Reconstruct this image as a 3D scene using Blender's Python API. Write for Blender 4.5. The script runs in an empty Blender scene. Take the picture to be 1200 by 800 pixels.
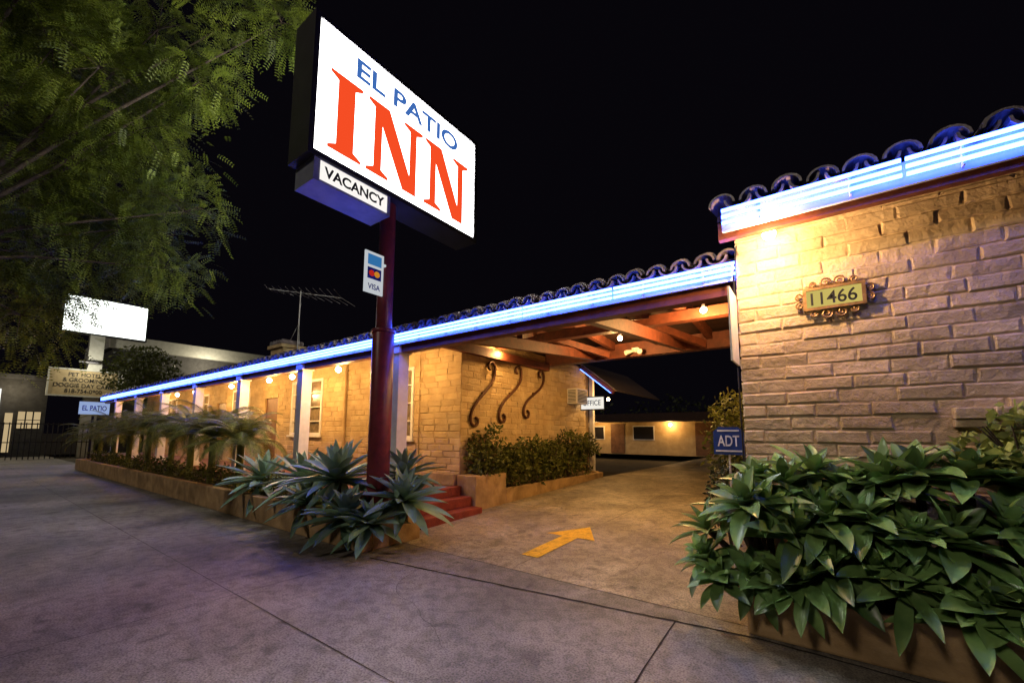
import bpy, math, random
import numpy as np
from mathutils import Vector, Matrix, noise
R=random.Random(7)
sc=bpy.context.scene
# ------------------------------------------------------------ helpers
class B:
    def __init__(s): s.v=[];s.f=[];s.a=[]
    def add(s,vs,fs,val=None):
        n=len(s.v); s.v+= [tuple(v) for v in vs]
        val=R.random() if val is None else val
        for f in fs: s.f.append(tuple(i+n for i in f)); s.a.append(val)
    def box(s,x0,x1,y0,y1,z0,z1,val=None):
        s.add([(x0,y0,z0),(x1,y0,z0),(x1,y1,z0),(x0,y1,z0),(x0,y0,z1),(x1,y0,z1),(x1,y1,z1),(x0,y1,z1)],
          [(0,3,2,1),(4,5,6,7),(0,1,5,4),(1,2,6,5),(2,3,7,6),(3,0,4,7)],val)
    def beam(s,p,q,w,h,val=None):
        p=Vector(p);q=Vector(q);d=(q-p).normalized()
        side=d.cross(Vector((0,0,1)))
        if side.length<1e-3: side=Vector((1,0,0))
        side.normalize();up=side.cross(d)
        vs=[]
        for c in (p,q):
            for a,b in((-1,-1),(1,-1),(1,1),(-1,1)): vs.append(c+side*a*w/2+up*b*h/2)
        s.add(vs,[(0,1,2,3),(7,6,5,4),(0,4,5,1),(1,5,6,2),(2,6,7,3),(3,7,4,0)],val)
    def tube(s,pts,r,n=8,r2=None,cap=True,val=None):
        pts=[Vector(p) for p in pts];m=len(pts);vs=[];fs=[]
        ref=None
        for i,p in enumerate(pts):
            d=(pts[min(i+1,m-1)]-pts[max(i-1,0)]).normalized()
            if ref is None:
                ref=d.cross(Vector((0,0,1)))
                if ref.length<.1: ref=d.cross(Vector((1,0,0)))
            a=(ref-d*ref.dot(d)).normalized();ref=a;b=d.cross(a)
            rr=r if r2 is None else r+(r2-r)*i/(m-1)
            for k in range(n):
                t=2*math.pi*k/n; vs.append(p+a*math.cos(t)*rr+b*math.sin(t)*rr)
        for i in range(m-1):
            for k in range(n):
                k2=(k+1)%n; fs.append((i*n+k,i*n+k2,(i+1)*n+k2,(i+1)*n+k))
        if cap: fs.append(tuple(range(n-1,-1,-1)));fs.append(tuple((m-1)*n+k for k in range(n)))
        s.add(vs,fs,val)
    def sphere(s,c,r,n=10,sz=1):
        vs=[];fs=[];m=6
        for i in range(m+1):
            ph=math.pi*i/m
            for k in range(n):
                t=2*math.pi*k/n; vs.append((c[0]+r*math.sin(ph)*math.cos(t),c[1]+r*math.sin(ph)*math.sin(t),c[2]+r*sz*math.cos(ph)))
        for i in range(m):
            for k in range(n):
                k2=(k+1)%n; fs.append((i*n+k,(i+1)*n+k,(i+1)*n+k2,i*n+k2))
        s.add(vs,fs)
    def grid(s,x0,x1,y0,y1,nx,ny,zf):
        vs=[(x0+(x1-x0)*i/nx,y0+(y1-y0)*j/ny,zf(x0+(x1-x0)*i/nx,y0+(y1-y0)*j/ny)) for j in range(ny+1) for i in range(nx+1)]
        s.add(vs,[(j*(nx+1)+i,j*(nx+1)+i+1,(j+1)*(nx+1)+i+1,(j+1)*(nx+1)+i) for j in range(ny) for i in range(nx)])
    def obj(s,name,mat,parent=None,smooth=False,bevel=0):
        me=bpy.data.meshes.new(name);me.from_pydata(s.v,[],s.f);
        at=me.attributes.new('var','FLOAT','FACE');at.data.foreach_set('value',s.a)
        me.materials.append(mat)
        if smooth: me.polygons.foreach_set('use_smooth',[True]*len(me.polygons))
        me.update()
        o=bpy.data.objects.new(name,me);sc.collection.objects.link(o)
        if parent: o.parent=parent
        if bevel:
            m=o.modifiers.new('bev','BEVEL');m.width=bevel;m.segments=2;m.limit_method='ANGLE'
        return o
def empty(name):
    o=bpy.data.objects.new(name,None);sc.collection.objects.link(o);return o
def lamp(name,loc,energy,col,parent=None,r=.05):
    l=bpy.data.lights.new(name,'POINT');l.energy=energy;l.color=col;l.shadow_soft_size=r
    o=bpy.data.objects.new(name,l);o.location=loc;sc.collection.objects.link(o)
    if parent:o.parent=parent
    return o
# ------------------------------------------------------------ materials
def mat(name,c1,c2=None,scale=4,rough=.8,bump=0,bscale=40,var=0,metal=0,detail=6,spec=.3,trans=0,stain=None,speck=0):
    m=bpy.data.materials.new(name);m.use_nodes=True;nt=m.node_tree;N=nt.nodes;Lk=nt.links
    b=N['Principled BSDF'];b.inputs['Roughness'].default_value=rough;b.inputs['Metallic'].default_value=metal
    b.inputs['Specular IOR Level'].default_value=spec
    c2=c2 or tuple(x*.7 for x in c1)
    tc=N.new('ShaderNodeTexCoord')
    n=N.new('ShaderNodeTexNoise');n.inputs['Scale'].default_value=scale;n.inputs['Detail'].default_value=detail;n.inputs['Roughness'].default_value=.65
    Lk.new(tc.outputs['Object'],n.inputs['Vector'])
    cr=N.new('ShaderNodeValToRGB');cr.color_ramp.elements[0].position=.35;cr.color_ramp.elements[1].position=.65
    cr.color_ramp.elements[0].color=(*c2,1);cr.color_ramp.elements[1].color=(*c1,1)
    Lk.new(n.outputs['Fac'],cr.inputs[0]);col=cr.outputs[0]
    def mul(sc_,lo,hi,dark,dist=.8,det=8):
        nonlocal col
        n2=N.new('ShaderNodeTexNoise');n2.inputs['Scale'].default_value=sc_;n2.inputs['Detail'].default_value=det;n2.inputs['Distortion'].default_value=dist
        Lk.new(tc.outputs['Object'],n2.inputs['Vector'])
        r2=N.new('ShaderNodeValToRGB');r2.color_ramp.elements[0].position=lo;r2.color_ramp.elements[1].position=hi
        r2.color_ramp.elements[0].color=(dark,)*3+(1,);r2.color_ramp.elements[1].color=(1,1,1,1)
        Lk.new(n2.outputs['Fac'],r2.inputs[0])
        mx=N.new('ShaderNodeMix');mx.data_type='RGBA';mx.blend_type='MULTIPLY';mx.inputs[0].default_value=1
        Lk.new(col,mx.inputs[6]);Lk.new(r2.outputs[0],mx.inputs[7]);col=mx.outputs[2]
    if stain: mul(*stain)
    if speck:
        mul(70,.38,.56,1-speck,0,4);mul(9,.42,.52,1-speck*.5,.3,8);mul(2.3,.30,.42,.58,1.5,8)
    if var:
        at=N.new('ShaderNodeAttribute');at.attribute_name='var'
        mr=N.new('ShaderNodeMapRange');mr.inputs[3].default_value=1-var;mr.inputs[4].default_value=1+var
        Lk.new(at.outputs['Fac'],mr.inputs[0])
        vm=N.new('ShaderNodeVectorMath');vm.operation='SCALE';Lk.new(col,vm.inputs[0]);Lk.new(mr.outputs[0],vm.inputs['Scale']);col=vm.outputs[0]
    Lk.new(col,b.inputs['Base Color'])
    if bump:
        n3=N.new('ShaderNodeTexNoise');n3.inputs['Scale'].default_value=bscale;n3.inputs['Detail'].default_value=8;n3.inputs['Roughness'].default_value=.6
        Lk.new(tc.outputs['Object'],n3.inputs['Vector'])
        bp=N.new('ShaderNodeBump');bp.inputs['Strength'].default_value=1;bp.inputs['Distance'].default_value=bump
        Lk.new(n3.outputs['Fac'],bp.inputs['Height']);Lk.new(bp.outputs[0],b.inputs['Normal'])
    if trans:
        tr=N.new('ShaderNodeBsdfTranslucent');Lk.new(col,tr.inputs['Color'])
        ms=N.new('ShaderNodeMixShader');ms.inputs[0].default_value=trans
        Lk.new(b.outputs[0],ms.inputs[1]);Lk.new(tr.outputs[0],ms.inputs[2]);Lk.new(ms.outputs[0],N['Material Output'].inputs['Surface'])
    return m
def emis(name,c,s):
    m=bpy.data.materials.new(name);m.use_nodes=True;N=m.node_tree.nodes;N.remove(N['Principled BSDF'])
    e=N.new('ShaderNodeEmission');e.inputs[0].default_value=(*c,1);e.inputs[1].default_value=s
    m.node_tree.links.new(e.outputs[0],N['Material Output'].inputs['Surface']);return m
M_wall=mat('painted_brick',(.54,.405,.215),(.43,.30,.14),scale=3,rough=.72,bump=.014,bscale=16,var=.13,stain=(1.2,.3,.6,.78))
M_wallr=mat('painted_slump_block',(.57,.44,.285),(.44,.33,.21),scale=4,rough=.66,bump=.024,bscale=13,var=.15,stain=(2.2,.3,.6,.74))
M_plaster=mat('planter_plaster',(.46,.32,.16),(.34,.22,.10),scale=5,rough=.85,bump=.008,bscale=22,stain=(2.5,.3,.62,.55))
M_conc=mat('sidewalk_concrete',(.38,.355,.31),(.25,.23,.20),scale=1.1,rough=.6,bump=.006,bscale=60,stain=(.45,.36,.6,.45),detail=12,speck=.5)
M_drive=mat('driveway_concrete',(.48,.41,.30),(.34,.285,.20),scale=1.6,rough=.58,bump=.006,bscale=60,stain=(.9,.35,.6,.58),detail=12,speck=.5)
M_joint=mat('joint_dark',(.03,.027,.025),rough=.95)
M_asph=mat('asphalt',(.055,.055,.055),(.035,.035,.035),scale=30,rough=.9,bump=.004,bscale=120)
M_ground=mat('ground_soil',(.09,.08,.06),(.05,.045,.035),scale=2,rough=.95)
M_soil=mat('soil',(.06,.04,.025),(.03,.02,.014),scale=12,rough=1,bump=.02,bscale=30)
M_red=mat('red_step_paint',(.28,.055,.035),(.19,.035,.025),scale=5,rough=.6,bump=.002,speck=.3)
M_floor=mat('porch_tile',(.17,.075,.05),(.12,.05,.035),scale=5,rough=.6)
M_door=mat('door_wood',(.2,.10,.05),(.12,.06,.03),scale=5,rough=.5)
M_wood=mat('brown_timber',(.14,.038,.018),(.07,.02,.011),scale=6,rough=.6,bump=.004,bscale=30,var=.25)
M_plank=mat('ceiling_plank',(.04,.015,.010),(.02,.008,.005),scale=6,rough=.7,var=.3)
M_white=mat('white_paint',(.72,.70,.66),(.6,.58,.54),scale=5,rough=.5,bump=.001)
M_board=mat('neon_backboard',(.45,.5,.7),(.35,.4,.6),scale=5,rough=.4)
M_tile=mat('clay_roof_tile',(.17,.14,.14),(.08,.065,.065),scale=9,rough=.34,bump=.006,bscale=24,var=.4,spec=.6)
M_pole=mat('maroon_pole_paint',(.18,.03,.035),(.10,.02,.025),scale=6,rough=.36,bump=.001)
M_cab=mat('dark_sign_cabinet',(.025,.025,.03),(.015,.015,.018),rough=.5)
M_cabu=mat('grey_sign_metal',(.22,.25,.32),(.16,.18,.25),rough=.45)
M_iron=mat('wrought_iron',(.09,.035,.015),(.05,.02,.01),rough=.6,metal=.1)
M_gold=mat('brass_scroll',(.34,.20,.08),(.16,.09,.035),scale=20,rough=.45,metal=.4)
M_glass=mat('window_glass',(.02,.02,.025),rough=.08,spec=.8)
M_agave=mat('agave_leaf',(.20,.33,.10),(.09,.19,.055),scale=3,rough=.36,var=.5,trans=.15,spec=.5)
M_agaveb=mat('blue_agave_leaf',(.24,.37,.25),(.13,.24,.16),scale=3,rough=.42,var=.45,trans=.1,spec=.45)
M_palm=mat('palm_frond',(.19,.22,.05),(.12,.14,.03),scale=5,rough=.5,var=.4,trans=.25)
M_leaf=mat('tree_leaf',(.17,.21,.022),(.08,.115,.012),scale=1.1,rough=.5,var=.55,trans=.4)
M_bush=mat('shrub_leaf',(.11,.12,.025),(.06,.08,.015),scale=3,rough=.5,var=.45,trans=.25)
M_dbush=mat('dark_tree_leaf',(.045,.06,.02),(.03,.04,.012),scale=3,rough=.6,var=.45)
M_lime=mat('variegated_leaf',(.34,.38,.10),(.14,.2,.04),scale=9,rough=.5,var=.3,trans=.3)
M_bark=mat('bark',(.07,.05,.035),(.04,.03,.02),scale=8,rough=.9,bump=.02,bscale=14)
M_yel=mat('yellow_road_paint',(.85,.50,.03),(.66,.40,.04),scale=7,rough=.7,stain=(16,.34,.44,.66),speck=.22)
M_dark=mat('dark_building_wall',(.05,.05,.05),(.03,.03,.03),rough=.8)
M_pale=mat('pale_stucco',(.35,.36,.33),(.28,.29,.26),rough=.8)
M_tan=mat('tan_sign_board',(.30,.24,.13),(.24,.19,.10),rough=.7)
M_black=mat('black_paint',(.012,.012,.012),rough=.5)
M_alu=mat('antenna_metal',(.5,.5,.5),rough=.5,metal=.3)
M_navy=mat('navy_paint',(.02,.05,.22),rough=.5)
E_face=emis('lit_sign_face',(1,.98,.96),5)
E_edge=emis('added_sign_glow',(1,.97,.93),240)  # glow for added strips that boost the sign's spill, not real tubes
E_rear=emis('rear_sign_face',(1,.97,.85),17)
E_red=emis('lit_red_letter',(.92,.075,.018),1.0)
E_blue=emis('lit_blue_letter',(.05,.15,.46),1.0)
E_vac=emis('vacancy_panel',(1,.95,.9),1.0)
E_neon=emis('blue_neon_tube',(.035,.085,1.0),32)
E_nsm=emis('blue_neon_small',(.08,.18,1.0),8)
E_bulb=emis('warm_bulb',(1,.66,.32),60)
E_win=emis('lit_window',(1,.75,.4),.5)
E_win2=emis('lit_shop_panel',(.95,1,.95),1.1)
E_card=emis('lit_card_sign',(.9,.95,1),.55)
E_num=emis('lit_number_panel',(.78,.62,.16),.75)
E_pet=emis('lit_pet_sign',(.95,1,.92),3)
E_off=emis('lit_office_sign',(1,.95,.85),.9)
WARM=(1,.55,.18)
ORI={'X':Matrix(((0,0,1),(1,0,0),(0,1,0))),'-Y':Matrix(((1,0,0),(0,0,-1),(0,1,0)))}
def text(name,s,c,w,h,ori,m,parent,bold=.0,ext=.002):
    cu=bpy.data.curves.new(name,'FONT');cu.body=s;cu.size=1;cu.align_x='LEFT' if '\n' not in s else 'CENTER';cu.offset=bold;cu.extrude=0
    t=bpy.data.objects.new('tmp',cu);sc.collection.objects.link(t);bpy.context.view_layer.update()
    me=bpy.data.meshes.new_from_object(t.evaluated_get(bpy.context.evaluated_depsgraph_get()))
    bpy.data.objects.remove(t)
    vs=np.array([v.co[:] for v in me.vertices]);lo=vs.min(0);hi=vs.max(0)
    O=ORI[ori]
    for v in me.vertices:
        p=Vector(((v.co.x-(lo[0]+hi[0])/2)/(hi[0]-lo[0])*w,(v.co.y-(lo[1]+hi[1])/2)/(hi[1]-lo[1])*h,0))
        v.co=O@p+Vector(c)
    me.materials.clear();me.materials.append(m)
    o=bpy.data.objects.new(name,me);sc.collection.objects.link(o);o.parent=parent;return o
# ------------------------------------------------------------ brick walls
def bricks(b,org,ud,nd,length,z0,z1,row=.145,bl=.40,openings=(),gap=.010,relief=1.0):
    nrow=int(math.ceil((z1-z0)/row))
    for r in range(nrow):
        a=z0+r*row;c=min(a+row,z1)
        if c-a<.03: continue
        u=-(r%2)*bl/2-R.random()*.02
        while u<length:
            L=bl*(1+R.uniform(-.08,.08))
            s0=max(u,0);s1=min(u+L,length);u+=L
            segs=[(s0,s1)]
            for (o0,o1,p0,p1) in openings:
                if c-.02>p0 and a+.02<p1:
                    ns=[]
                    for q0,q1 in segs:
                        if q1<=o0 or q0>=o1: ns.append((q0,q1));continue
                        if q0<o0: ns.append((q0,o0))
                        if q1>o1: ns.append((o1,q1))
                    segs=ns
            for q0,q1 in segs:
                if q1-q0<.04: continue
                g=gap/2;d=relief*(.010+R.uniform(-.006,.008));d=max(d,.003);tilt=R.uniform(-.003,.003)
                j=lambda k=.007:R.uniform(-k,k)
                base=[(q0+g+j(),a+g+j()),(q1-g+j(),a+g+j()),(q1-g+j(),c-g+j()),(q0+g+j(),c-g+j())]
                ch=.013
                fr=[(base[0][0]+ch,base[0][1]+ch),(base[1][0]-ch,base[1][1]+ch),(base[2][0]-ch,base[2][1]-ch),(base[3][0]+ch,base[3][1]-ch)]
                vs=[]
                for p in base: vs.append((org[0]+ud[0]*p[0]-nd[0]*.004,org[1]+ud[1]*p[0]-nd[1]*.004,p[1]))
                for k,p in enumerate(base): 
                    dd=d*.45; vs.append((org[0]+ud[0]*p[0]+nd[0]*dd,org[1]+ud[1]*p[0]+nd[1]*dd,p[1]))
                for k,p in enumerate(fr):
                    dd=d+tilt*(1 if k<2 else -1)+j(.002); vs.append((org[0]+ud[0]*p[0]+nd[0]*dd,org[1]+ud[1]*p[0]+nd[1]*dd,p[1]))
                fs=[(8,9,10,11)]
                for k in range(4):
                    k2=(k+1)%4; fs.append((k,k2,k2+4,k+4));fs.append((k+4,k2+4,k2+8,k+8))
                if ud[0]*nd[1]-ud[1]*nd[0]>0: fs=[f[::-1] for f in fs]
                b.add(vs,fs)
# ------------------------------------------------------------ roof tiles
def tiles(b,x0,x1,yA,zA,slope,length,pitch=.32,rad=.105,L=.42,boost=0):
    n=int(round((x1-x0)/pitch));pitch=(x1-x0)/n
    nc=int(length/(L-.06))
    K=8
    def half(cx,y0,y1,z0,z1,r0,r1,inv=False,th=.018):
        vs=[];sg=-1 if inv else 1
        for (y,z,rr) in ((y0,z0,r0),(y1,z1,r1)):
            for h in (0,th):
                for k in range(K+1):
                    t=math.pi*k/K;q=rr-h
                    vs.append((cx+sg*math.cos(t)*q,y,z+sg*math.sin(t)*q*.9))
        A=K+1;fs=[]
        for k in range(K):
            fs.append((k,k+1,2*A+k+1,2*A+k)); fs.append((A+k,3*A+k,3*A+k+1,A+k+1)); fs.append((k,A+k,A+k+1,k+1))
        b.add(vs,fs)
    for i in range(n+1):
        cx=x0+i*pitch
        for j in range(nc):
            jx=R.uniform(-.014,.014);jy=R.uniform(-.035,.02) ;jz=R.uniform(-.008,.012)
            y0=yA+j*(L-.06)+jy;y1=y0+L;z=zA+(y0-yA)*slope+.03+jz;z2=zA+(y1-yA)*slope+.01+jz
            half(cx+jx,y0,y1,z,z2,rad,rad*.82)
            if boost and j==0:
                half(cx+jx+R.uniform(-.012,.012),y0+.07,y1+.05,z+.035,z2+.035,rad*.98,rad*.82)
            if i<n: half(cx+pitch/2,y0+.01,y1,z+.035,z2+.035,rad*.98,rad*.85,True)
def neon(root,x0,x1,y,z0,z1,name='neon'):
    b=B();b.box(x0,x1,y,y+.03,z0,z1)
    b.obj(name+'_backboard',M_board,root)
    t=B()
    for zz in (z0+(z1-z0)*.28,z0+(z1-z0)*.60,z0+(z1-z0)*.92):
        n=max(1,int(abs(x1-x0)/1.2))
        for i in range(n):
            a=x0+(x1-x0)*i/n+.012;c=x0+(x1-x0)*(i+1)/n-.012
            t.tube([(a,y-.065,zz),(c,y-.065,zz)],.015,6)
    t.obj(name+'_tubes',E_neon,root)
    c=B()
    n=int(abs(x1-x0)/.6)
    for i in range(n):
        xx=x0+(x1-x0)*(i+.5)/n
        c.box(xx-.006,xx+.006,y-.05,y,z0+.02,z1-.02)
    c.obj(name+'_clips',M_board,root)
# ============================================================ GROUND
def gz(y): return max(0,min(1,(y-4)/7.3))*.25
b=B();b.grid(-600,600,-600,600,1,1,lambda x,y:-.16);b.obj('ground',M_ground)
b=B();b.grid(-160,120,-14,-1.6,1,1,lambda x,y:-.13);b.obj('road',M_asph)
b=B();b.box(-160,120,-1.6,-1.45,-.155,.0);b.obj('kerb',M_conc,bevel=.02)
b=B();b.grid(-160,120,-1.44,3.9,160,6,lambda x,y:0.0);b.obj('sidewalk',M_conc)
b=B();b.grid(-5.28,-.55,3.9,12,8,40,lambda x,y:gz(y)+.004)
b.grid(-5.28,12,12.001,44,8,8,lambda x,y:.254);b.obj('driveway',M_drive)
def strip(b,p,q,w,z=.004,seg=24,wob=.006):
    p=Vector((p[0],p[1]));q=Vector((q[0],q[1]));d=(q-p).normalized();n=Vector((-d.y,d.x))
    vs=[];
    for i in range(seg+1):
        c=p+(q-p)*i/seg+n*R.uniform(-wob,wob);ww=w*R.uniform(.6,1.3)/2
        for s in(-1,1):
            e=c+n*s*ww;vs.append((e.x,e.y,z+gz(e.y)+(.004 if e.y>3.9 else 0)))
    b.add(vs,[(2*i,2*i+2,2*i+3,2*i+1) for i in range(seg)])
b=B()
strip(b,(-4.5,3.2),(-.5,3.72),.026,seg=50)
strip(b,(-.5,3.72),(1.6,3.62),.02)
strip(b,(-60,1.75),(8,1.75),.006,seg=100,wob=.002)
for x in (-22.5,-19.5,-16.5,-13.5,-10.5,-7.5,-4.5):strip(b,(x,-1.4),(x,3.2),.006,wob=.002)
strip(b,(-1.05,3.64),(-.85,-1.4),.012,wob=.004)
strip(b,(2,3.6),(2,-1.4),.012,wob=.002)
strip(b,(-2.9,4.0),(-2.9,12),.006,wob=.002)
strip(b,(-5.2,7.9),(-.6,7.9),.010,wob=.002)
for (x,y,a,n) in ((-3.6,2.9,-2.3,22),(-9,2.6,-1.2,20),(-2.2,2.2,2.9,26),(-4.2,4.6,.4,24),(-1.9,4.2,1.3,18),(-6,1.9,2.8,30),(-2.8,2.6,.1,16)):
    for i in range(n):
        a+=R.uniform(-.5,.5)*.6;x2=x+math.cos(a)*.09;y2=y+math.sin(a)*.09
        strip(b,(x,y),(x2,y2),.003,seg=1,wob=0);x,y=x2,y2
b.obj('pavement_joints',M_joint)
b=B();ax=-2.97
def aq(pts):
    b.add([(x,y,gz(y)+.010) for x,y in pts],[tuple(range(len(pts)))])
for k in range(6):
    y0=4.38+k*.17;aq([(ax-.12,y0),(ax+.12,y0),(ax+.12,y0+.17),(ax-.12,y0+.17)])
aq([(ax-.38,5.40),(ax+.38,5.40),(ax+.19,5.72),(ax-.19,5.72)]);aq([(ax-.19,5.72),(ax+.19,5.72),(ax,6.04)])
b.obj('painted_arrow',M_yel)
# ============================================================ MOTEL LEFT WING
motel=empty('motel_building')
WX0,WX1,WY=-27.8,-5.75,6.05
wins=[(-8.4,-7.15,1.38,2.96),(-12.6,-10.9,1.44,3.0),(-16.9,-15.5,1.44,3.0),(-20.6,-19.2,1.44,3.0),(-24.6,-23.0,1.44,3.0)]
doors=[(-14.4,-13.5,.51,2.6),(-18.4,-17.5,.51,2.6)]
b=B()
ops=sorted([(a-WX0,c-WX0,p,q) for a,c,p,q in wins+doors])
u=0
for o0,o1,p0,p1 in ops:
    b.box(WX0+u,WX0+o0,WY,WY+.2,0,3.5)
    b.box(WX0+o0,WX0+o1,WY,WY+.2,0,p0);b.box(WX0+o0,WX0+o1,WY,WY+.2,p1,3.5);u=o1
b.box(WX0+u,WX1-.2,WY,WY+.2,0,3.5)
b.box(WX1-.2,WX1,WY,11.7,0,3.52);b.box(WX0,WX0+.2,WY+.2,11.7,0,3.5);b.box(WX0,WX1-.2,11.5,11.7,0,3.5)
b.obj('walls',M_wall,motel)
b=B()
bricks(b,(WX0,WY),(1,0),(0,-1),WX1-WX0+.012,.5,3.5,row=.13,bl=.38,openings=ops)
bricks(b,(WX1,WY-.012),(0,1),(1,0),11.7-WY,.3,3.5,row=.13,bl=.38)
b.obj('brick_courses',M_wall,motel)
fr=B();gl=B();cur=B()
for a,c,p,q in wins:
    t=.07
    y0,y1=WY-.03,WY+.06
    fr.box(a,a+t,y0,y1,p,q);fr.box(c-t,c,y0,y1,p,q);fr.box(a+t,c-t,y0,y1,p,p+t);fr.box(a+t,c-t,y0,y1,q-t,q)
    fr.box((a+c)/2-.025,(a+c)/2+.025,y0+.01,y1,p+t,q-t)
    for k in (1,2,3): z=p+(q-p)*k/4;fr.box(a+t,(a+c)/2-.025,y0+.02,y1,z-.012,z+.012);fr.box((a+c)/2+.025,c-t,y0+.02,y1,z-.012,z+.012)
    fr.box(a-.06,c+.06,WY-.08,WY-.031,p-.05,p)
    gl.box(a+t,c-t,WY+.065,WY+.075,p+t,q-t)
fr.obj('window_frames',M_white,motel);gl.obj('window_curtains',mat('curtain',(.26,.20,.12),(.08,.06,.04),scale=3,rough=.2,spec=.8),motel)
d=B()
for a,c,p,q in doors: d.box(a,c,WY+.05,WY+.1,p,q);
d.obj('doors',M_door,motel,bevel=.01)
b=B();b.box(WX0,-5.75,4.2,WY,0,.50);b.obj('porch_floor',M_floor,motel)
b=B()
for x in (-5.85,-9.1,-12.3,-15.6,-19,-22.4,-25.8):
    b.box(x-.11,x+.11,4.5,4.72,.5,2.99);b.box(x-.14,x+.14,4.47,4.75,.5,.62);b.box(x-.14,x+.14,4.47,4.75,2.86,2.99)
b.obj('porch_posts',M_white,motel,bevel=.008)
b=B();b.tube([(-9.75,WY-.05,.5),(-9.75,WY-.05,3.3)],.035,8);b.tube([(-6.95,WY-.03,.5),(-6.95,WY-.03,3.3)],.012,6);b.obj('downpipe',M_wall,motel)
def zb(y): return 3.17+.22*(y-4.45) if y<7.2 else 3.775-.064*(y-7.2)
EX0,EX1=WX0-.3,-.57
b=B();b.box(EX0,EX1,4.52,4.68,2.88 ,3.13);b.obj('eave_beam',M_wood,motel)
b=B();x=EX0+.2
while x<EX1:
    if x<WX1-.1: b.beam((x,4.5,zb(4.5)-.045),(x,WY,zb(WY)-.045),.07,.10)
    x+=.8
for x in (-4.9,-3.85,-2.8,-1.75,-.8):
    b.beam((x,4.68,zb(4.68)-.10),(x,7.2,zb(7.2)-.10),.10,.18);b.beam((x,7.2,zb(7.2)-.1),(x,9.2,zb(9.2)-.10),.10,.18)
for x in (-4.35,-2.3):
    b.beam((x,4.68,3.00),(x,9.2,3.38),.12,.2)
    b.beam((x+.5,5.4,3.10),(x-.4,7.2,3.62),.09,.14);b.beam((x-.4,7.25,3.62),(x+.5,8.9,3.3),.09,.14)
b.box(WX1+.015,EX1,7.1,7.3,3.38,3.55)
b.box(WX1+.015,EX1,9.2,9.42,3.27,3.60)
b.box(WX1+.015,WX1+.14,4.68,9.2,3.12,3.3)
b.obj('rafters',M_wood,motel)
b=B()
yy=4.47
while yy<9.9:
    y2=min(yy+.19,9.95)
    if yy<7.2<y2:y2=7.2
    vs=[(EX0,yy,zb(yy)),(EX1,yy,zb(yy)),(EX1,y2-.008,zb(y2-.008)),(EX0,y2-.008,zb(y2-.008))]
    vs+=[(a,c,z+.05) for a,c,z in vs]
    b.add(vs,[(0,3,2,1),(4,5,6,7),(0,1,5,4),(1,2,6,5),(2,3,7,6),(3,0,4,7)]);yy=y2
b.box(WX0,WX1,9.95,11.9,3.55,3.62)
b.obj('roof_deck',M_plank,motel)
b=B();tiles(b,EX0,EX1-.06,4.40,3.19,.22,2.9,pitch=.235,rad=.100,boost=1)
b.obj('roof_tiles',M_tile,motel,smooth=False)
neon(motel,EX0,EX1-.0,4.43,2.99,3.155)
b=B()
for i in range(3):
    b.box(-5.75 if i else -5.75,-5.07-.26*i,4.5,5.95,.17*i+(.001 if i else 0),.17*(i+1))
b.obj('entry_steps',M_red,motel,bevel=.012)
b=B();b.box(-5.75+.012,-5.25,5.96,6.9,0,.71);b.box(-6.7,-5.762,5.9,6.02,.5,.72)
b.box(-5.39,-5.25,6.9,11.6,0,.40);b.box(-5.735,-5.39,11.45,11.6,0,.42)
b.obj('side_planter',M_plaster,motel,bevel=.015)
b=B();b.box(-5.735,-5.39,6.9,11.45,.0,.36);b.obj('side_planter_soil',M_soil,motel)
pl=empty('front_planter')
b=B();b.box(-24.4,-4.75,3.25,3.40,0,.42);b.box(-4.9,-4.75,3.40,4.2,0,.42);b.box(-24.4,-24.25,3.4,4.2,0,.42)
b.obj('planter_wall',M_plaster,pl,bevel=.015)
b=B();b.grid(-24.25,-4.9,3.4,4.2,60,4,lambda x,y:.36+.03*noise.noise(Vector((x*2,y*2,0))));b.obj('planter_soil',M_soil,pl)
for (ya,za,yb,zb_) in ((7.05,3.05,6.28,1.62),(8.05,3.08,7.2,1.72),(9.05,3.1,8.15,1.85)):
    s=B();xw=WX1+.06
    pts=[Vector((xw,ya-.14+.15*math.cos(a)*(.35+.65*t),za-.12+.15*math.sin(a)*(.35+.65*t))) for t,a in ((i/16,math.radians(250-(260*i/16)-0)) for i in range(17))]
    P0=pts[-1];P3=Vector((xw,yb,zb_+.15));P1=P0+Vector((0,.03,-.45));P2=P3+Vector((0,-.02,.45))
    for i in range(1,15):
        t=i/14;pts.append(P0*(1-t)**3+P1*3*t*(1-t)**2+P2*3*t*t*(1-t)+P3*t**3)
    for i in range(1,15):
        t=i/14;a=math.radians(180+260*t);r=.14*(1-t*.6)
        pts.append(Vector((xw,yb+.14+math.cos(a)*r,zb_+.15+math.sin(a)*r)))
    s.tube(pts,.03,6)
    s.box(WX1+.01,xw,(ya+yb)/2-.02,(ya+yb)/2+.02,(za+zb_)/2,(za+zb_)/2+.04)
    s.obj('iron_scroll',M_iron,None,smooth=True)
ac=empty('wall_air_conditioner')
b=B();b.box(WX1+.015,WX1+.32,10.35,11.0,2.35,2.78);b.obj('housing',M_white,ac,bevel=.01)
b=B()
for i in range(9): b.box(WX1+.322,WX1+.332,10.4,10.95,2.39+i*.04,2.41+i*.04)
for i in range(9): b.box(WX1+.05,WX1+.29,10.343,10.348,2.39+i*.04,2.41+i*.04)
b.obj('grille',M_black,ac)
of=empty('office_porch')
b=B();b.beam((-5.74,11.2,3.5),(-4.7,11.2,2.68),.10,.12)
b.obj('frame',M_wood,of)
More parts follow.
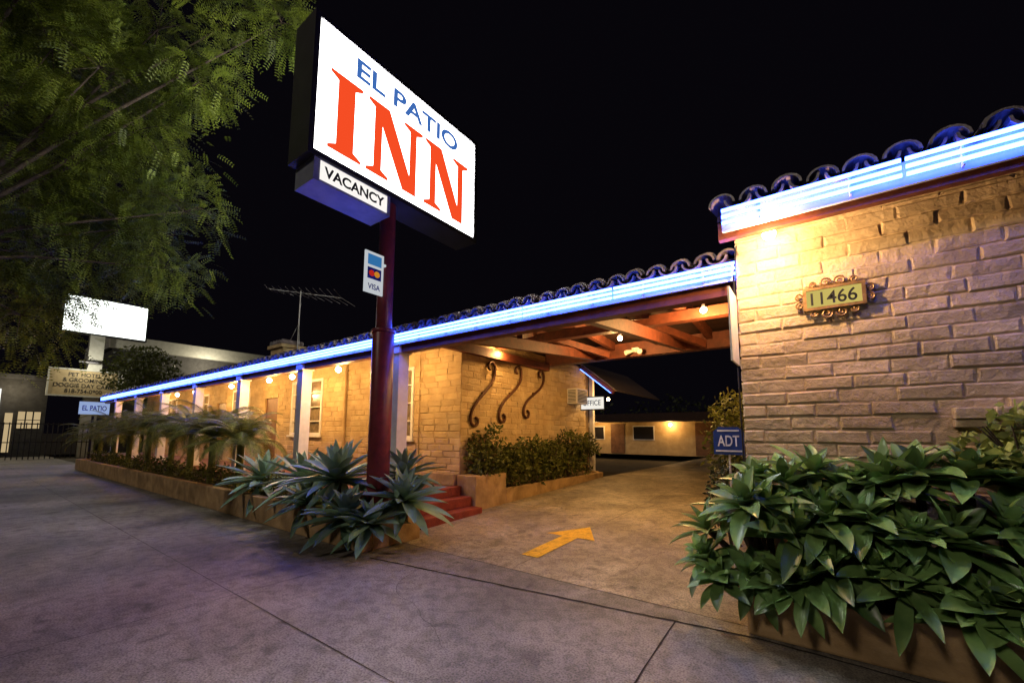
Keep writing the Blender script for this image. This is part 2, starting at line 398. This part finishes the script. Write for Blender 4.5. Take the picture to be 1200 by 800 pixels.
b=B();b.add([(-5.74,11.15,3.6),(-4.6,11.15,2.7),(-4.6,15,2.7),(-5.74,15,3.6),(-5.74,11.15,3.64),(-4.6,11.15,2.74),(-4.6,15,2.74),(-5.74,15,3.64)],[(0,3,2,1),(4,5,6,7),(0,1,5,4),(1,2,6,5),(2,3,7,6),(3,0,4,7)]);b.obj('roof',M_tile,of)
b=B();b.box(-5.73,-5.61,11.72,11.84,.25,3.3);b.obj('post',M_white,of)
b=B();b.beam((-5.7,11.1,3.42),(-4.75,11.1,2.66),.016,.016);b.obj('neon_tube',E_nsm,of)
os_=empty('office_sign')
b=B();b.box(-5.66,-4.98,11.05,11.12,2.22,2.56);b.obj('panel',E_off,os_)
b=B();b.box(-5.69,-4.95,11.06,11.14,2.19,2.22);b.box(-5.69,-4.95,11.06,11.14,2.56,2.59);b.obj('frame',M_black,os_)
text('lettering','OFFICE',(-5.32,11.045,2.40),.56,.15,'-Y',M_navy,os_,.01)
ch=empty('chimney')
b=B();b.box(-14.1,-13.3,6.0,6.6,3.4,4.15);b.box(-14.18,-13.22,5.92,6.68,4.15,4.25);b.obj('stack',M_wall,ch)
b=B()
for i in range(5): b.tube([(-14.1+i*.19,5.98,4.33),(-14.1+i*.19,6.62,4.33)],.08,8)
b.obj('cap_tiles',M_tile,ch)
an=empty('tv_antenna')
b=B();b.tube([(-13,6.3,3.6),(-13,6.3,5.95)],.02,6)
p0=Vector((-13.9,5.7,6.05));p1=Vector((-12.0,7.1,5.75))
b.tube([p0,p1],.014,5)
dv=(p1-p0).normalized();sd=Vector((-dv.y,dv.x,0)).normalized()
for i in range(11):
    c=p0+(p1-p0)*i/10;h=.35+.05*i
    b.tube([c-sd*h+dv*.12,c,c+sd*h+dv*.12],.007,4)
b.tube([(-13,6.3,4.9),(-12.2,6.0,3.7)],.006,4);b.tube([(-13,6.3,4.9),(-13.9,6.2,3.8)],.006,4)
b.obj('mast_and_elements',M_alu,an)
pb=empty('porch_lights');bb=B();bs=B()
for x,e in ((-6.6,85),(-8.2,90),(-10.2,100),(-11.4,90),(-13.8,120),(-16.8,120),(-18.6,0),(-20.2,120),(-24,120)):
    bb.sphere((x,4.86,2.84),.06)
    if e: lamp('bulb_light',(x,5.0,2.76),e,WARM,pb,.05)
    bs.tube([(x,4.86,2.88),(x,4.80,2.98),(x,4.69,2.98)],.02,6)
for (x,y,z,e) in ((-1.36,6.76,3.40,240),(-5.55,7.1,3.42,60),(-3.2,8.0,3.44,190)):
    bb.sphere((x,y,z),.05);lamp('bulb_light',(x,y,z-.18),e,WARM,pb,.05);bs.tube([(x,y,z+.04),(x,y,z+.25)],.025,6)
bb.sphere((-5.4,12.4,2.6),.05);lamp('bulb_light',(-5.2,12.4,2.5),110,WARM,pb,.05)
bb.obj('bulbs',E_bulb,pb);bs.obj('sockets',M_white,pb)
fl=empty('floodlight')
b=B();b.box(-3.38,-3.22,9.12,9.2,3.35,3.45);b.tube([(-3.34,9.1,3.38),(-3.46,8.95,3.32)],.035,8,.06);b.tube([(-3.26,9.1,3.38),(-3.14,8.95,3.32)],.035,8,.06);b.obj('heads',M_white,fl)
# ============================================================ RIGHT BUILDING
rb=empty('brick_office_building')
RX=-.57;RY=4.4
b=B();b.box(RX,9,RY,9.6,0,3.38);b.obj('walls',M_wallr,rb)
b=B();bricks(b,(RX-.012,RY),(1,0),(0,-1),9.6,0.2,3.37,row=.112,bl=.35,gap=.008)
bricks(b,(RX,RY-.012),(0,1),(-1,0),5.2,0.2,3.37,row=.112,bl=.35)
b.obj('brick_courses',M_wallr,rb)
b=B();
for i in range(5): b.box(.77+i*.2,.77+i*.2+.19,RY-.10,RY+.0,1.62,1.70)
b.box(.77,1.77,RY-.08,RY-.0,1.56,1.619);b.obj('brick_sill',M_wallr,rb,bevel=.008)
b=B();
def zr(y):return 3.42+.2*(y-4.0)
for i in range(30):
    y=4.03+i*.19
    vs=[(-.66,y,zr(y)),(9,y,zr(y)),(9,y+.182,zr(y+.182)),(-.66,y+.182,zr(y+.182))];vs+=[(a,c,z+.05) for a,c,z in vs]
    b.add(vs,[(0,3,2,1),(4,5,6,7),(0,1,5,4),(1,2,6,5),(2,3,7,6),(3,0,4,7)])
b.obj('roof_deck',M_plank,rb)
b=B();b.box(-.66,9,4.05,4.12,3.26,3.42);b.box(-.60,9,4.30,4.385,3.38,3.47)
b.obj('fascia',M_wood,rb)
b=B();tiles(b,-.60,9,3.95,3.50,.2,3.2,pitch=.24,rad=.108,boost=1)
b.obj('roof_tiles',M_tile,rb)
neon(rb,-.62,9,4.0,3.31,3.49)
wl=empty('eave_lamp')
b=B();b.tube([(-.28,4.25,3.44),(-.28,4.25,3.36)],.05,10,.06);b.obj('socket',M_white,wl)
b=B();b.sphere((-.28,4.22,3.28),.055);b.obj('bulb',E_bulb,wl);lamp('bulb_light',(-.28,3.96,3.08),88,(1,.60,.25),wl,.05)
npq=empty('house_number_plaque')
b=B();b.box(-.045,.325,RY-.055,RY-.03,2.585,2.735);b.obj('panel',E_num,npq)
b=B();b.box(-.07,.35,RY-.07,RY-.03,2.735,2.758);b.box(-.07,.35,RY-.07,RY-.03,2.562,2.585);b.box(-.07,-.045,RY-.07,RY-.03,2.585,2.735);b.box(.325,.35,RY-.07,RY-.03,2.585,2.735)
b.box(-.04,.32,RY-.03,RY+.0,2.6,2.72)
def spiral(b,cx,cz,r,a0,dirn,turn=1.4,th=.009):
    pts=[]
    for i in range(18):
        t=i/17;a=a0+dirn*turn*2*math.pi*t;q=r*(1-t*.8);pts.append((cx+math.cos(a)*q,RY-.05,cz+math.sin(a)*q))
    b.tube(pts,th,6)
for sx,cx0 in ((1,.14),(-1,.14)):
    spiral(b,cx0+sx*.05,2.795,.04,math.radians(180 if sx>0 else 0),-sx)
    spiral(b,cx0+sx*.05,2.525,.04,math.radians(180 if sx>0 else 0),sx)
    spiral(b,cx0+sx*.14,2.785,.028,math.radians(180 if sx>0 else 0),-sx);spiral(b,cx0+sx*.14,2.535,.028,math.radians(180 if sx>0 else 0),sx)
    spiral(b,cx0+sx*.235,2.70,.032,math.radians(-90),sx);spiral(b,cx0+sx*.235,2.62,.032,math.radians(90),-sx)
b.obj('scroll_frame',M_gold,npq,smooth=False)
text('digits','11466',(.14,RY-.057,2.66),.31,.11,'-Y',M_black,npq,.012)
hs=empty('wall_notice_sign')
b=B();b.box(-.60,-.585,3.98,4.36,2.14,2.80);b.obj('board',M_white,hs)
b=B();b.tube([(-.56,4.36,3.3),(-.60,4.37,3.0),(-.60,4.37,2.82)],.008,5);b.tube([(-.60,4.35,2.12),(-.595,4.36,1.2)],.007,5);b.obj('cable',M_black,hs)
rp=empty('corner_planter')
b=B();b.box(-.55,6,3.76,3.90,0,.34);b.box(-.55,-.42,3.90,4.38,0,.34);b.obj('planter_wall',M_plaster,rp,bevel=.02)
b=B();b.box(-.42,6,3.9,4.385,0,.29);b.obj('planter_soil',M_soil,rp)
ys=empty('security_yard_sign')
b=B();X=-.78;zl=1.30
b.add([(X-.14,4.76,zl),(X+.14,4.76,zl),(X+.14,4.76,zl+.23),(X+.09,4.76,zl+.28),(X-.09,4.76,zl+.28),(X-.14,4.76,zl+.23),
 (X-.14,4.772,zl),(X+.14,4.772,zl),(X+.14,4.772,zl+.23),(X+.09,4.772,zl+.28),(X-.09,4.772,zl+.28),(X-.14,4.772,zl+.23)],
 [(0,1,2,3,4,5),(11,10,9,8,7,6)]+[(i,i+6,(i+1)%6+6,(i+1)%6) for i in range(6)])
b.obj('panel',M_navy,ys)
b=B();b.tube([(X,4.785,.05),(X,4.785,1.32)],.01,6);b.obj('stake',M_alu,ys)
b=B();b.box(X-.12,X+.12,4.754,4.757,zl+.03,zl+.045);b.box(X-.10,X+.10,4.754,4.757,zl+.235,zl+.25);b.obj('bands',M_white,ys)
text('lettering','ADT',(X,4.755,zl+.14),.20,.11,'-Y',M_white,ys,.015)
# ============================================================ MOTEL SIGN
sg=empty('motel_pole_sign')
PX,PY=-5.08,3.69
b=B();b.tube([(PX,PY,0.3),(PX,PY,2.95)],.155,20);b.tube([(PX,PY,2.95),(PX,PY,3.0)],.17,20);b.tube([(PX,PY,3.0),(PX,PY,5.0)],.115,18);b.obj('pole',M_pole,sg,smooth=False,bevel=.004)
for p in sg.children[0].data.polygons: p.use_smooth=len(p.vertices)==4
X0=-4.86;Y0,Y1,Z0,Z1=2.39,5.34,4.99,6.79
b=B();b.box(-5.30,X0,Y0-.07,Y1+.07,Z0-.07,Z1+.07);b.obj('cabinet',M_cab,sg)
b=B()
for xx,s in ((X0,1),(-5.30,-1)):
    a,c=(xx,xx+.03) if s>0 else (xx-.03,xx)
    b.box(a,c,Y0-.07,Y1+.07,Z1,Z1+.07);b.box(a,c,Y0-.07,Y1+.07,Z0-.07,Z0);b.box(a,c,Y0-.07,Y0,Z0,Z1);b.box(a,c,Y1,Y1+.07,Z0,Z1)
b.obj('retainer_frame',M_cab,sg)
b=B();b.box(X0+.001,X0+.010,Y0,Y1,Z0,Z1);b.obj('lit_face',E_face,sg)
e0,e=.035,.085
b=B();xa,xb=X0+.011,X0+.015
b.box(xa,xb,Y0+e0,Y1-e0,Z0+e0,Z0+e);b.box(xa,xb,Y0+e0,Y1-e0,Z1-e,Z1-e0);b.box(xa,xb,Y0+e0,Y0+e,Z0+e,Z1-e);b.box(xa,xb,Y1-e,Y1-e0,Z0+e,Z1-e);b.obj('added_glow_strips',E_edge,sg)  # added bright border on the face, throws extra light on the surroundings
b=B();b.box(-5.312,-5.301,Y0,Y1,Z0,Z1);b.obj('rear_lit_face',E_rear,sg)
b=B();b.box(-5.32,X0,2.42,3.56,4.62,4.92);b.obj('vacancy_box',M_cabu,sg)
b=B();b.box(X0+.001,X0+.008,2.50,3.50,4.65,4.90);b.obj('vacancy_face',E_vac,sg)
text('vacancy_lettering','VACANCY',(X0+.012,3.0,4.775),.90,.145,'X',M_black,sg,.03)
text('el_patio_lettering','EL PATIO',(X0+.018,3.91,6.505),1.97,.30,'X',E_blue,sg,.03)
lt=B();q=[0]
def poly(pts):
    q[0]+=1;x=X0+.018+q[0]*.0006
    lt.add([(x,y,z) for y,z in pts],[tuple(range(len(pts)))])
def rect(a,c,p,r):poly([(a,p),(c,p),(c,r),(a,r)])
ZB,ZT=5.12,6.22
def serif(yc,w,stem,top):
    h=.055;z=ZT if top else ZB;s=-1 if top else 1
    poly([(yc-w/2,z),(yc+w/2,z),(yc+w/2,z+s*h*.8),(yc+stem/2,z+s*h*1.9),(yc-stem/2,z+s*h*1.9),(yc-w/2,z+s*h*.8)][::(1 if not top else -1)])
yc=2.80;rect(yc-.125,yc+.125,ZB,ZT);serif(yc,.48,.25,0);serif(yc,.48,.25,1)
for n0 in (3.13,4.17):
    w=.97;l=n0+.17;r_=n0+w-.17
    rect(l-.065,l+.065,ZB,ZT);serif(l,.37,.13,0)
    rect(r_-.065,r_+.065,ZB,ZT);serif(r_,.37,.13,1)
    poly([(n0,ZT),(n0+.35,ZT),(r_+.065,ZB),(r_-.19,ZB),(l-.04,ZT-.12),(n0,ZT-.05)][::-1])
lt.obj('inn_lettering',E_red,sg)
cs=empty('credit_card_sign')
b=B();b.box(-4.955,-4.93,3.24,3.54,3.44,4.03);b.box(-5.0,-4.955,3.45,3.6,3.9,3.93);b.obj('board',E_card,cs)
b=B();b.box(-4.929,-4.925,3.28,3.50,3.84,3.99);b.obj('blue_card',emis('card_blue',(.05,.25,.6),.6),cs)
b=B();b.box(-4.929,-4.925,3.28,3.50,3.64,3.80);b.obj('dark_card',M_navy,cs)
b=B();b.tube([(-4.924,3.345,3.72),(-4.922,3.345,3.72)],.045,16);b.obj('red_disc',emis('card_red',(.7,.03,.02),.6),cs)
b=B();b.tube([(-4.923,3.43,3.72),(-4.920,3.43,3.72)],.045,16);b.obj('orange_disc',emis('card_orange',(.9,.35,.03),.6),cs)
text('visa_lettering','VISA',(-4.925,3.39,3.53),.2,.08,'X',M_navy,cs,.02)
# ============================================================ PLANTS
def leafstrip(b,base,az,el,L,W,droop,fold=.25,seg=7,frame=None,twist=0):
    p=Vector((0,0,0));vs=[];e=el
    for i in range(seg+1):
        t=i/seg
        d=Vector((math.cos(az)*math.cos(e),math.sin(az)*math.cos(e),math.sin(e)))
        s=Vector((-math.sin(az),math.cos(az),0))
        w=W*(.42+.58*math.sin(math.pi*min(1,t*1.05)**.85*.95)) if t<.5 else W*(1-((t-.5)/.5)**1.9)
        w=max(w,.001)*.5
        n=Vector((-math.cos(az)*math.sin(e),-math.sin(az)*math.sin(e),math.cos(e)))
        for k in (-1,0,1): vs.append(p+s*(w*k)+n*(abs(k)*w*fold*2))
        p=p+d*(L/seg);e-=droop/seg*(.4+1.2*t)
    if frame: vs=[frame@v for v in vs]
    vs=[v+Vector(base) for v in vs]
    fs=[]
    for i in range(seg):
        for k in (0,1): fs.append((i*3+k,i*3+k+1,i*3+k+4,i*3+k+3))
    b.add(vs,fs)
def rosette(b,c,n,L,W,tilt=(0,0),lo=-20,hi=82,droop=.6):
    F=Matrix.Rotation(tilt[0],3,'X')@Matrix.Rotation(tilt[1],3,'Y')
    for i in range(n):
        t=i/(n-1);az=i*2.39996+R.uniform(-.2,.2)
        el=math.radians(hi+(lo-hi)*t**.8)+R.uniform(-.13,.13)
        l=L*(.55+.45*min(1,t*1.6))*R.uniform(.82,1.1)
        leafstrip(b,Vector(c)+Vector((0,0,-.06*t)),az,el,l,W*R.uniform(.85,1.1)*(.7+.3*min(1,t*2)),droop*R.uniform(.3,1.5),frame=F)
b=B();st=B()
spots=[(-.82,3.78,.52,.25,-.4),(-.86,4.05,.70,.1,-.4),(-.70,4.3,.88,.1,-.3),(-.70,3.66,.42,.5,-.3),(-.62,3.95,.85,.2,-.2)]
for k in range(15):
    spots.append((-.5+k*.18+R.uniform(-.05,.05),3.64+R.uniform(-.03,.05),R.uniform(.46,.66),R.uniform(.35,.8),R.uniform(-.35,.35)))
for k in range(16):
    spots.append((-.55+k*.17+R.uniform(-.06,.06),3.82+R.uniform(-.08,.06),R.uniform(.76,1.0),R.uniform(.1,.5),R.uniform(-.35,.35)))
for k in range(16):
    spots.append((-.5+k*.18+R.uniform(-.07,.07),4.08+R.uniform(-.08,.08),R.uniform(.98,1.28),R.uniform(.0,.3),R.uniform(-.35,.35)))
for (x,y,z,tx,ty) in spots:
    rosette(b,(x,y,z),R.randint(17,22),R.uniform(.29,.45),R.uniform(.095,.14),tilt=(tx,ty),lo=-15,droop=.45)
    st.tube([(max(-.4,x*.98+.02),max(y,4.0),.28),(x,y+.02,z-.03)],.028,6)
b.obj('agave_bed',M_agave,smooth=True);st.obj('agave_bed_stems',M_bark,bpy.data.objects['agave_bed'])
for (x,y,z,n,L,W) in ((-8.4,3.6,.66,42,.9,.15),(-7.2,3.75,.75,38,.85,.15),(-5.85,3.55,.84,46,.95,.17),(-5.15,3.26,.42,40,.66,.17),(-4.62,3.8,.62,38,.70,.16),(-5.0,4.1,.92,36,.66,.13),(-4.7,3.35,.38,32,.56,.15),(-6.3,3.35,.5,32,.62,.14)):
    b=B();rosette(b,(x,y,z),n,L,W,tilt=(R.uniform(-.05,.25),R.uniform(-.1,.2)),lo=-24,droop=.22)
    o=b.obj('agave_plant',M_agaveb,smooth=True)
    s=B();s.tube([(x,max(y,3.45),.3),(x,y,z)],.05,8);s.obj('stem',M_bark,o)
def palm(c,nf,L,z0):
    b=B();s=B()
    for i in range(nf):
        az=i*2.39996+R.uniform(-.3,.3);el=math.radians(R.uniform(15,80));p=Vector(c);e=el;pts=[p.copy()];l=L*R.uniform(.7,1.15);seg=14;cv=R.uniform(.8,1.6)
        for k in range(seg):
            t=k/seg;d=Vector((math.cos(az)*math.cos(e),math.sin(az)*math.cos(e),math.sin(e)))
            pn=p+d*l/seg
            sd=Vector((-math.sin(az),math.cos(az),0))
            nn=sd.cross(d)
            for kk in (0,.33,.66):
                q=p+(pn-p)*kk
                ll=.26*math.sin(math.pi*min(1,(t+kk/seg)*.88+.12))+.04
                for sgn in (-1,1):
                    tip=q+(sd*sgn*.8+d*.55+Vector((0,0,-.25))+nn*-.05).normalized()*ll*R.uniform(.85,1.1)
                    w=d*.011
                    b.add([q-w,q+w,tip],[(0,1,2)])
            p=pn;e-=(.06+.14*t)*cv;pts.append(p.copy())
        s.tube(pts,.010,4,.003)
    o=b.obj('palm_plant',M_palm)
    s.tube([(c[0],c[1],.3),c],.08,8,.07);s.obj('stems_and_trunk',M_palm,o)
for c,nf,L in (((-9.9,3.75,1.25),44,1.25),((-11.3,3.7,1.4),38,1.35),((-12.9,3.75,1.55),40,1.4),((-14.6,3.8,1.35),36,1.4),((-16.4,3.7,1.6),38,1.5),((-18.6,3.7,1.4),34,1.5),((-20.8,3.7,1.5),34,1.5),((-23,3.7,1.2),30,1.4)):
    palm(c,nf,L,.3)
def cloud(b,c,r,n,size,sq=(1,1,1),shape=.5):
    for i in range(n):
        while 1:
            v=Vector((R.uniform(-1,1),R.uniform(-1,1),R.uniform(-1,1)))
            if v.length<1:break
        k=noise.noise(Vector(c)+v*1.7*r+Vector((3,7,1)))
        if k<-.15: continue
        v=v*(.55+.45*v.length)
        p=Vector(c)+Vector((v.x*r*sq[0],v.y*r*sq[1],v.z*r*sq[2]))
        d=Vector((R.gauss(0,1),R.gauss(0,1),R.gauss(0,.8))).normalized();s=d.orthogonal().normalized();s=Matrix.Rotation(R.random()*6.28,3,d)@s
        L=size*R.uniform(.6,1.2);w=L*shape*.5
        b.add([p,p+d*L*.5+s*w,p+d*L,p+d*L*.5-s*w],[(0,1,2,3)])
def shrub(name,c,r,n,size,sq=(1,1,1),m=M_bush,z0=.3):
    b=B();cloud(b,c,r,n,size,sq)
    o=b.obj(name,m);s=B()
    for k in range(6):
        a=R.random()*6.28;s.tube([(c[0],c[1],z0),(c[0]+math.cos(a)*r*sq[0]*.3,c[1]+math.sin(a)*r*sq[1]*.3,c[2]),(c[0]+math.cos(a)*r*sq[0]*.6,c[1]+math.sin(a)*r*sq[1]*.6,c[2]+r*sq[2]*.5)],.012,5,.004)
    s.obj('branches',M_bark,o)
for (y,z,r) in ((6.5,1.15,.58),(7.3,.85,.5),(8.1,.9,.62),(8.9,.9,.5),(9.8,1.0,.65),(10.8,1.0,.6)):
    shrub('shrub',(-5.42,y,z),r,1600,.11,(.62,1.0,1.0))
shrub('shrub',(-.98,6.6,1.3),.75,2600,.09,(.55,1,1.15),z0=.1,m=M_bush);shrub('shrub',(-.9,5.4,.75),.45,1200,.08,(.5,1,1.2),z0=.1,m=M_dbush)
shrub('variegated_shrub',(1.02,4.1,1.42),.26,800,.10,(1.2,.8,1.1),M_lime)
b=B()
for i in range(26): cloud(b,(-8-i*.62,3.65,.55),.34,260,.09,(1,.9,.8))
b.obj('planter_groundcover',M_bush)
# ============================================================ STREET TREE
tr=empty('street_tree')
cl=[((-7.4,2.5,8.7),.75),((-8.4,1.5,8.1),1.15),((-9.1,.45,7.3),1.1),((-9.9,.66,5.9),1.2),((-9.0,1.5,6.6),.95),((-8.8,2.15,5.35),.65),((-9.6,1.5,5.0),.95),((-9.4,2.1,4.45),.65),((-10.7,.85,4.6),1.0),((-11,.6,3.5),.8),((-8.5,.9,7.0),.9),((-8.0,2.0,7.3),.5),((-9,-1,8),1.4),((-11,-.5,6.5),1.5),((-8,-1.6,6.5),1.3),((-11.5,-1.2,8.5),1.5),((-10,.3,9.2),1.3),((-7.9,.6,9.4),1.0),((-12.3,.9,5.3),1.0),((-11.9,.6,4.0),.7),((-9.6,1.0,7.7),1.0),((-10.4,1.5,6.0),.9),((-6.9,2.75,8.35),.45),((-10.5,1.2,7.6),1.1),((-11.3,1.4,5.6),.9)]
s=B();T=Vector((-9.6,-1.1,0))
s.tube([T+Vector((0,0,-.05)),T+Vector((.05,0,1.2)),T+Vector((-.05,.1,2.6)),T+Vector((0,.3,3.8))],.21,12,.14)
fk=T+Vector((0,.3,3.6))
lv=B()
for c,r in cl:
    c=Vector(c);m1=fk.lerp(c,.45)+Vector((-.7+R.uniform(-.2,.2),R.uniform(-.2,.2),.35))
    s.tube([fk,m1,c],.045,7,.008)
    for k in range(8):
        v=Vector((R.gauss(0,1),R.gauss(0,1),R.gauss(0,.8))).normalized()*r*.8
        e=c+v;mid=c.lerp(e,.5)+Vector((0,0,.1));s.tube([c,mid,e],.008,4,.003)
    n=int(960*r*r)
    for i in range(n):
        v=Vector((R.gauss(0,1),R.gauss(0,1),R.gauss(0,1))).normalized()*r*(R.random()**.45)*(1.1 if R.random()<.85 else 1.35)
        if noise.noise((c+v)*1.3)<-.12: continue
        p=c+v
        d=(v.normalized()*.7+Vector((R.gauss(0,.5),R.gauss(0,.5),R.gauss(0,.35)-.25))).normalized()
        sd=d.cross(Vector((0,0,1)))
        if sd.length<.1: sd=Vector((1,0,0))
        sd=Matrix.Rotation(R.uniform(-.6,.6),3,d)@sd.normalized();L=R.uniform(.20,.34);val=R.random();m=7
        for k in range(m):
            q=p+d*L*(k+.5)/m+Vector((0,0,-.10*((k+.5)/m)**2*L*2))
            ll=.065*(1-.5*abs(k/m-.4))
            for sg_ in (-1,1):
                t=(sd*sg_+d*.45).normalized();w=d.cross(t).cross(t).normalized()*.011
                lv.add([q,q+t*ll*.5+w,q+t*ll,q+t*ll*.5-w],[(0,1,2,3)],val)
s.obj('trunk_and_limbs',M_bark,tr,smooth=True);lv.obj('foliage',M_leaf,tr)
# ============================================================ LEFT NEIGHBOURS
ps=empty('pet_hotel_sign')
b=B();b.box(-38.4,-38,3.7,7.9,7.8,10.3);b.obj('cabinet',M_cab,ps)
b=B();b.box(-37.99,-37.97,3.8,7.8,7.9,10.2);b.obj('lit_face',E_pet,ps)
b=B();b.box(-38.5,-38.05,5.1,5.8,-.1,7.8);b.obj('pillar',M_pale,ps)
b=B();b.box(-37.98,-37.9,3.5,6.6,3.8,5.4);b.obj('panel',M_tan,ps)
b=B();b.box(-37.99,-37.86,3.42,3.5,3.72,5.48);b.box(-37.99,-37.86,6.6,6.68,3.72,5.48);b.box(-37.99,-37.86,3.5,6.6,3.72,3.8);b.box(-37.99,-37.86,3.5,6.6,5.4,5.48);b.obj('panel_frame',M_pale,ps)
text('panel_lettering','PET HOTEL\n& GROOMING\nDOGGIE DAY CAMP\n818-754-0900',(-37.88,5.05,4.6),2.7,1.3,'X',M_black,ps,.01)
b=B();b.tube([(-37.97,5.05,5.5),(-37.2,5.05,5.9)],.03,6);b.tube([(-37.25,4.6,5.9),(-37.25,5.5,5.9)],.06,8);b.obj('added_panel_lamp',M_cab,ps)  # invented fixture to go with the added panel light
lamp('added_panel_light',(-36.7,5.05,5.8),200,(1,.9,.7),ps)  # added light so the panel and pillar can be seen
nb=empty('neighbour_shop_building')
b=B();b.box(-48,-40,6.5,26,-.1,7.4);b.obj('walls',M_dark,nb)
b=B();b.box(-48.5,-39.5,6.3,26.5,7.4,8.3);b.obj('parapet',M_pale,nb)
b=B()
for i in range(5): b.box(-39.99,-39.95,8+i*3.3,10+i*3.3,1,3.2)
b.obj('windows',M_glass,nb)
lamp('added_wall_fill',(-38.4,12,6.6),420,(1,.85,.6),nb)  # added fill on the neighbour building, no fixture behind it
db=empty('dark_storefront_building')
b=B();b.box(-46,-38.6,-1,3.6,-.1,4.6);b.box(-46.2,-38.2,-1.2,3.8,4.6,4.9);b.obj('walls',M_dark,db)
b=B()
for (a,c,p,q_) in ((2.5,3.4,1.7,2.7),(2.0,2.3,.3,2.6)): b.box(-38.59,-38.55,a,c,p,q_)
b.obj('lit_windows',E_win,db)
b=B();b.box(-38.59,-38.55,.6,1.75,1.5,4.0);b.obj('lit_panel',E_win2,db)
b=B()
for (a,c,p,q_) in ((2.5,3.4,1.7,2.7),(.6,1.75,1.5,4.0)):
    for k in range(1,3): yk=a+(c-a)*k/3;b.box(-38.545,-38.52,yk-.03,yk+.03,p,q_)
    b.box(-38.545,-38.52,a,c,(p+q_)/2-.02,(p+q_)/2+.02)
b.obj('window_bars',M_black,db)
b=B()
for i in range(30): b.box(-35,-34.96,-.8+i*.2,-.76+i*.2,0,2.0)
b.box(-35,-34.96,-.9,5.2,1.9,1.96);b.box(-35,-34.96,-.9,5.2,.9,.95);b.obj('railing',M_black,db)
lamp('added_storefront_fill',(-37.6,2.2,4.0),90,(1,.8,.5),db)  # added fill for the storefront side, no fixture behind it
es=empty('small_motel_sign')
b=B();b.box(-28.5,-28.35,3.7,4.75,2.35,2.95);b.obj('box',emis('small_sign_face',(.45,.6,1),.6),es)
text('lettering','EL PATIO',(-28.34,4.22,2.65),.85,.25,'X',M_navy,es,.02)
b=B();b.tube([(-28.42,4.2,0),(-28.42,4.2,2.35)],.05,8);b.obj('post',M_cab,es)
bt=B();cloud(bt,(-33,6.9,5.0),1.9,5200,.22,(1,1,.95));o=bt.obj('round_tree',M_bush)
s=B();s.tube([(-33,6.9,-.1),(-33,6.9,2.5),(-33,7,5)],.16,8,.08);s.obj('trunk',M_bark,o)
# ============================================================ REAR
rr=empty('rear_motel_building')
b=B();b.box(-18,8,27,33,.2,2.75);b.obj('walls',M_wall,rr)
b=B();b.box(-18.5,8.5,25.6,33.5,2.3,2.8);b.obj('roof',M_plank,rr)
b=B()
for x in (-11.6,-6.2): b.box(x,x+.95,26.95,26.99,.26,2.2)
b.obj('doors',M_door,rr)
b=B()
for x in (-10,-13.4,-4.4): b.box(x-.06,x+1.36,26.95,26.98,1.14,2.06)
b.obj('window_frames',M_white,rr)
b=B()
for x in (-10,-13.4,-4.4): b.box(x,x+1.3,26.92,26.94,1.2,2.0)
b.obj('windows',M_glass,rr)
b=B();b.sphere((-7.6,26.8,2.1),.09);b.obj('lamp_bulb',E_bulb,rr);lamp('lamp_light',(-7.6,26.4,2.1),80,WARM,rr);lamp('lamp_light',(-12.2,26.0,2.1),90,WARM,rr)
rt=B()
for i in range(12): cloud(rt,(-24+i*3.4,38+R.uniform(-2,2),3+R.uniform(-1,1.2)),2.4,500,.4,(1,.6,1))
rt.obj('background_trees',M_dbush)
# ============================================================ LIGHT / WORLD / CAMERA
w=bpy.data.worlds.new('World');sc.world=w;w.use_nodes=True
bg=w.node_tree.nodes['Background'];bg.inputs[0].default_value=(.010,.008,.014,1);bg.inputs[1].default_value=.2
sun=bpy.data.lights.new('night_glow','SUN');sun.energy=.48;sun.angle=math.radians(6);sun.color=(1.0,.83,.68)
so=bpy.data.objects.new('night_glow',sun);sc.collection.objects.link(so)
so.rotation_euler=Vector((.15,.85,-.54)).normalized().to_track_quat('-Z','Y').to_euler()
cd=bpy.data.cameras.new('camera');cam=bpy.data.objects.new('camera',cd);sc.collection.objects.link(cam)
cd.sensor_width=36;cd.lens=489.34/1200*36;cd.shift_y=55.0/1200;cd.clip_end=2000;cd.clip_start=.05
pi_,h,ro=.1082,.6379,.0044
F=Vector((-math.sin(h)*math.cos(pi_),math.cos(h)*math.cos(pi_),math.sin(pi_)));Rv=Vector((math.cos(h),math.sin(h),0));U=Rv.cross(F)
R2=Rv*math.cos(ro)+U*math.sin(ro);U2=-Rv*math.sin(ro)+U*math.cos(ro)
m=Matrix((R2,U2,-F)).transposed().to_4x4();m.translation=Vector((0,0,1.5));cam.matrix_world=m
sc.camera=cam
sc.view_settings.view_transform='Standard';sc.view_settings.look='None';sc.view_settings.exposure=0
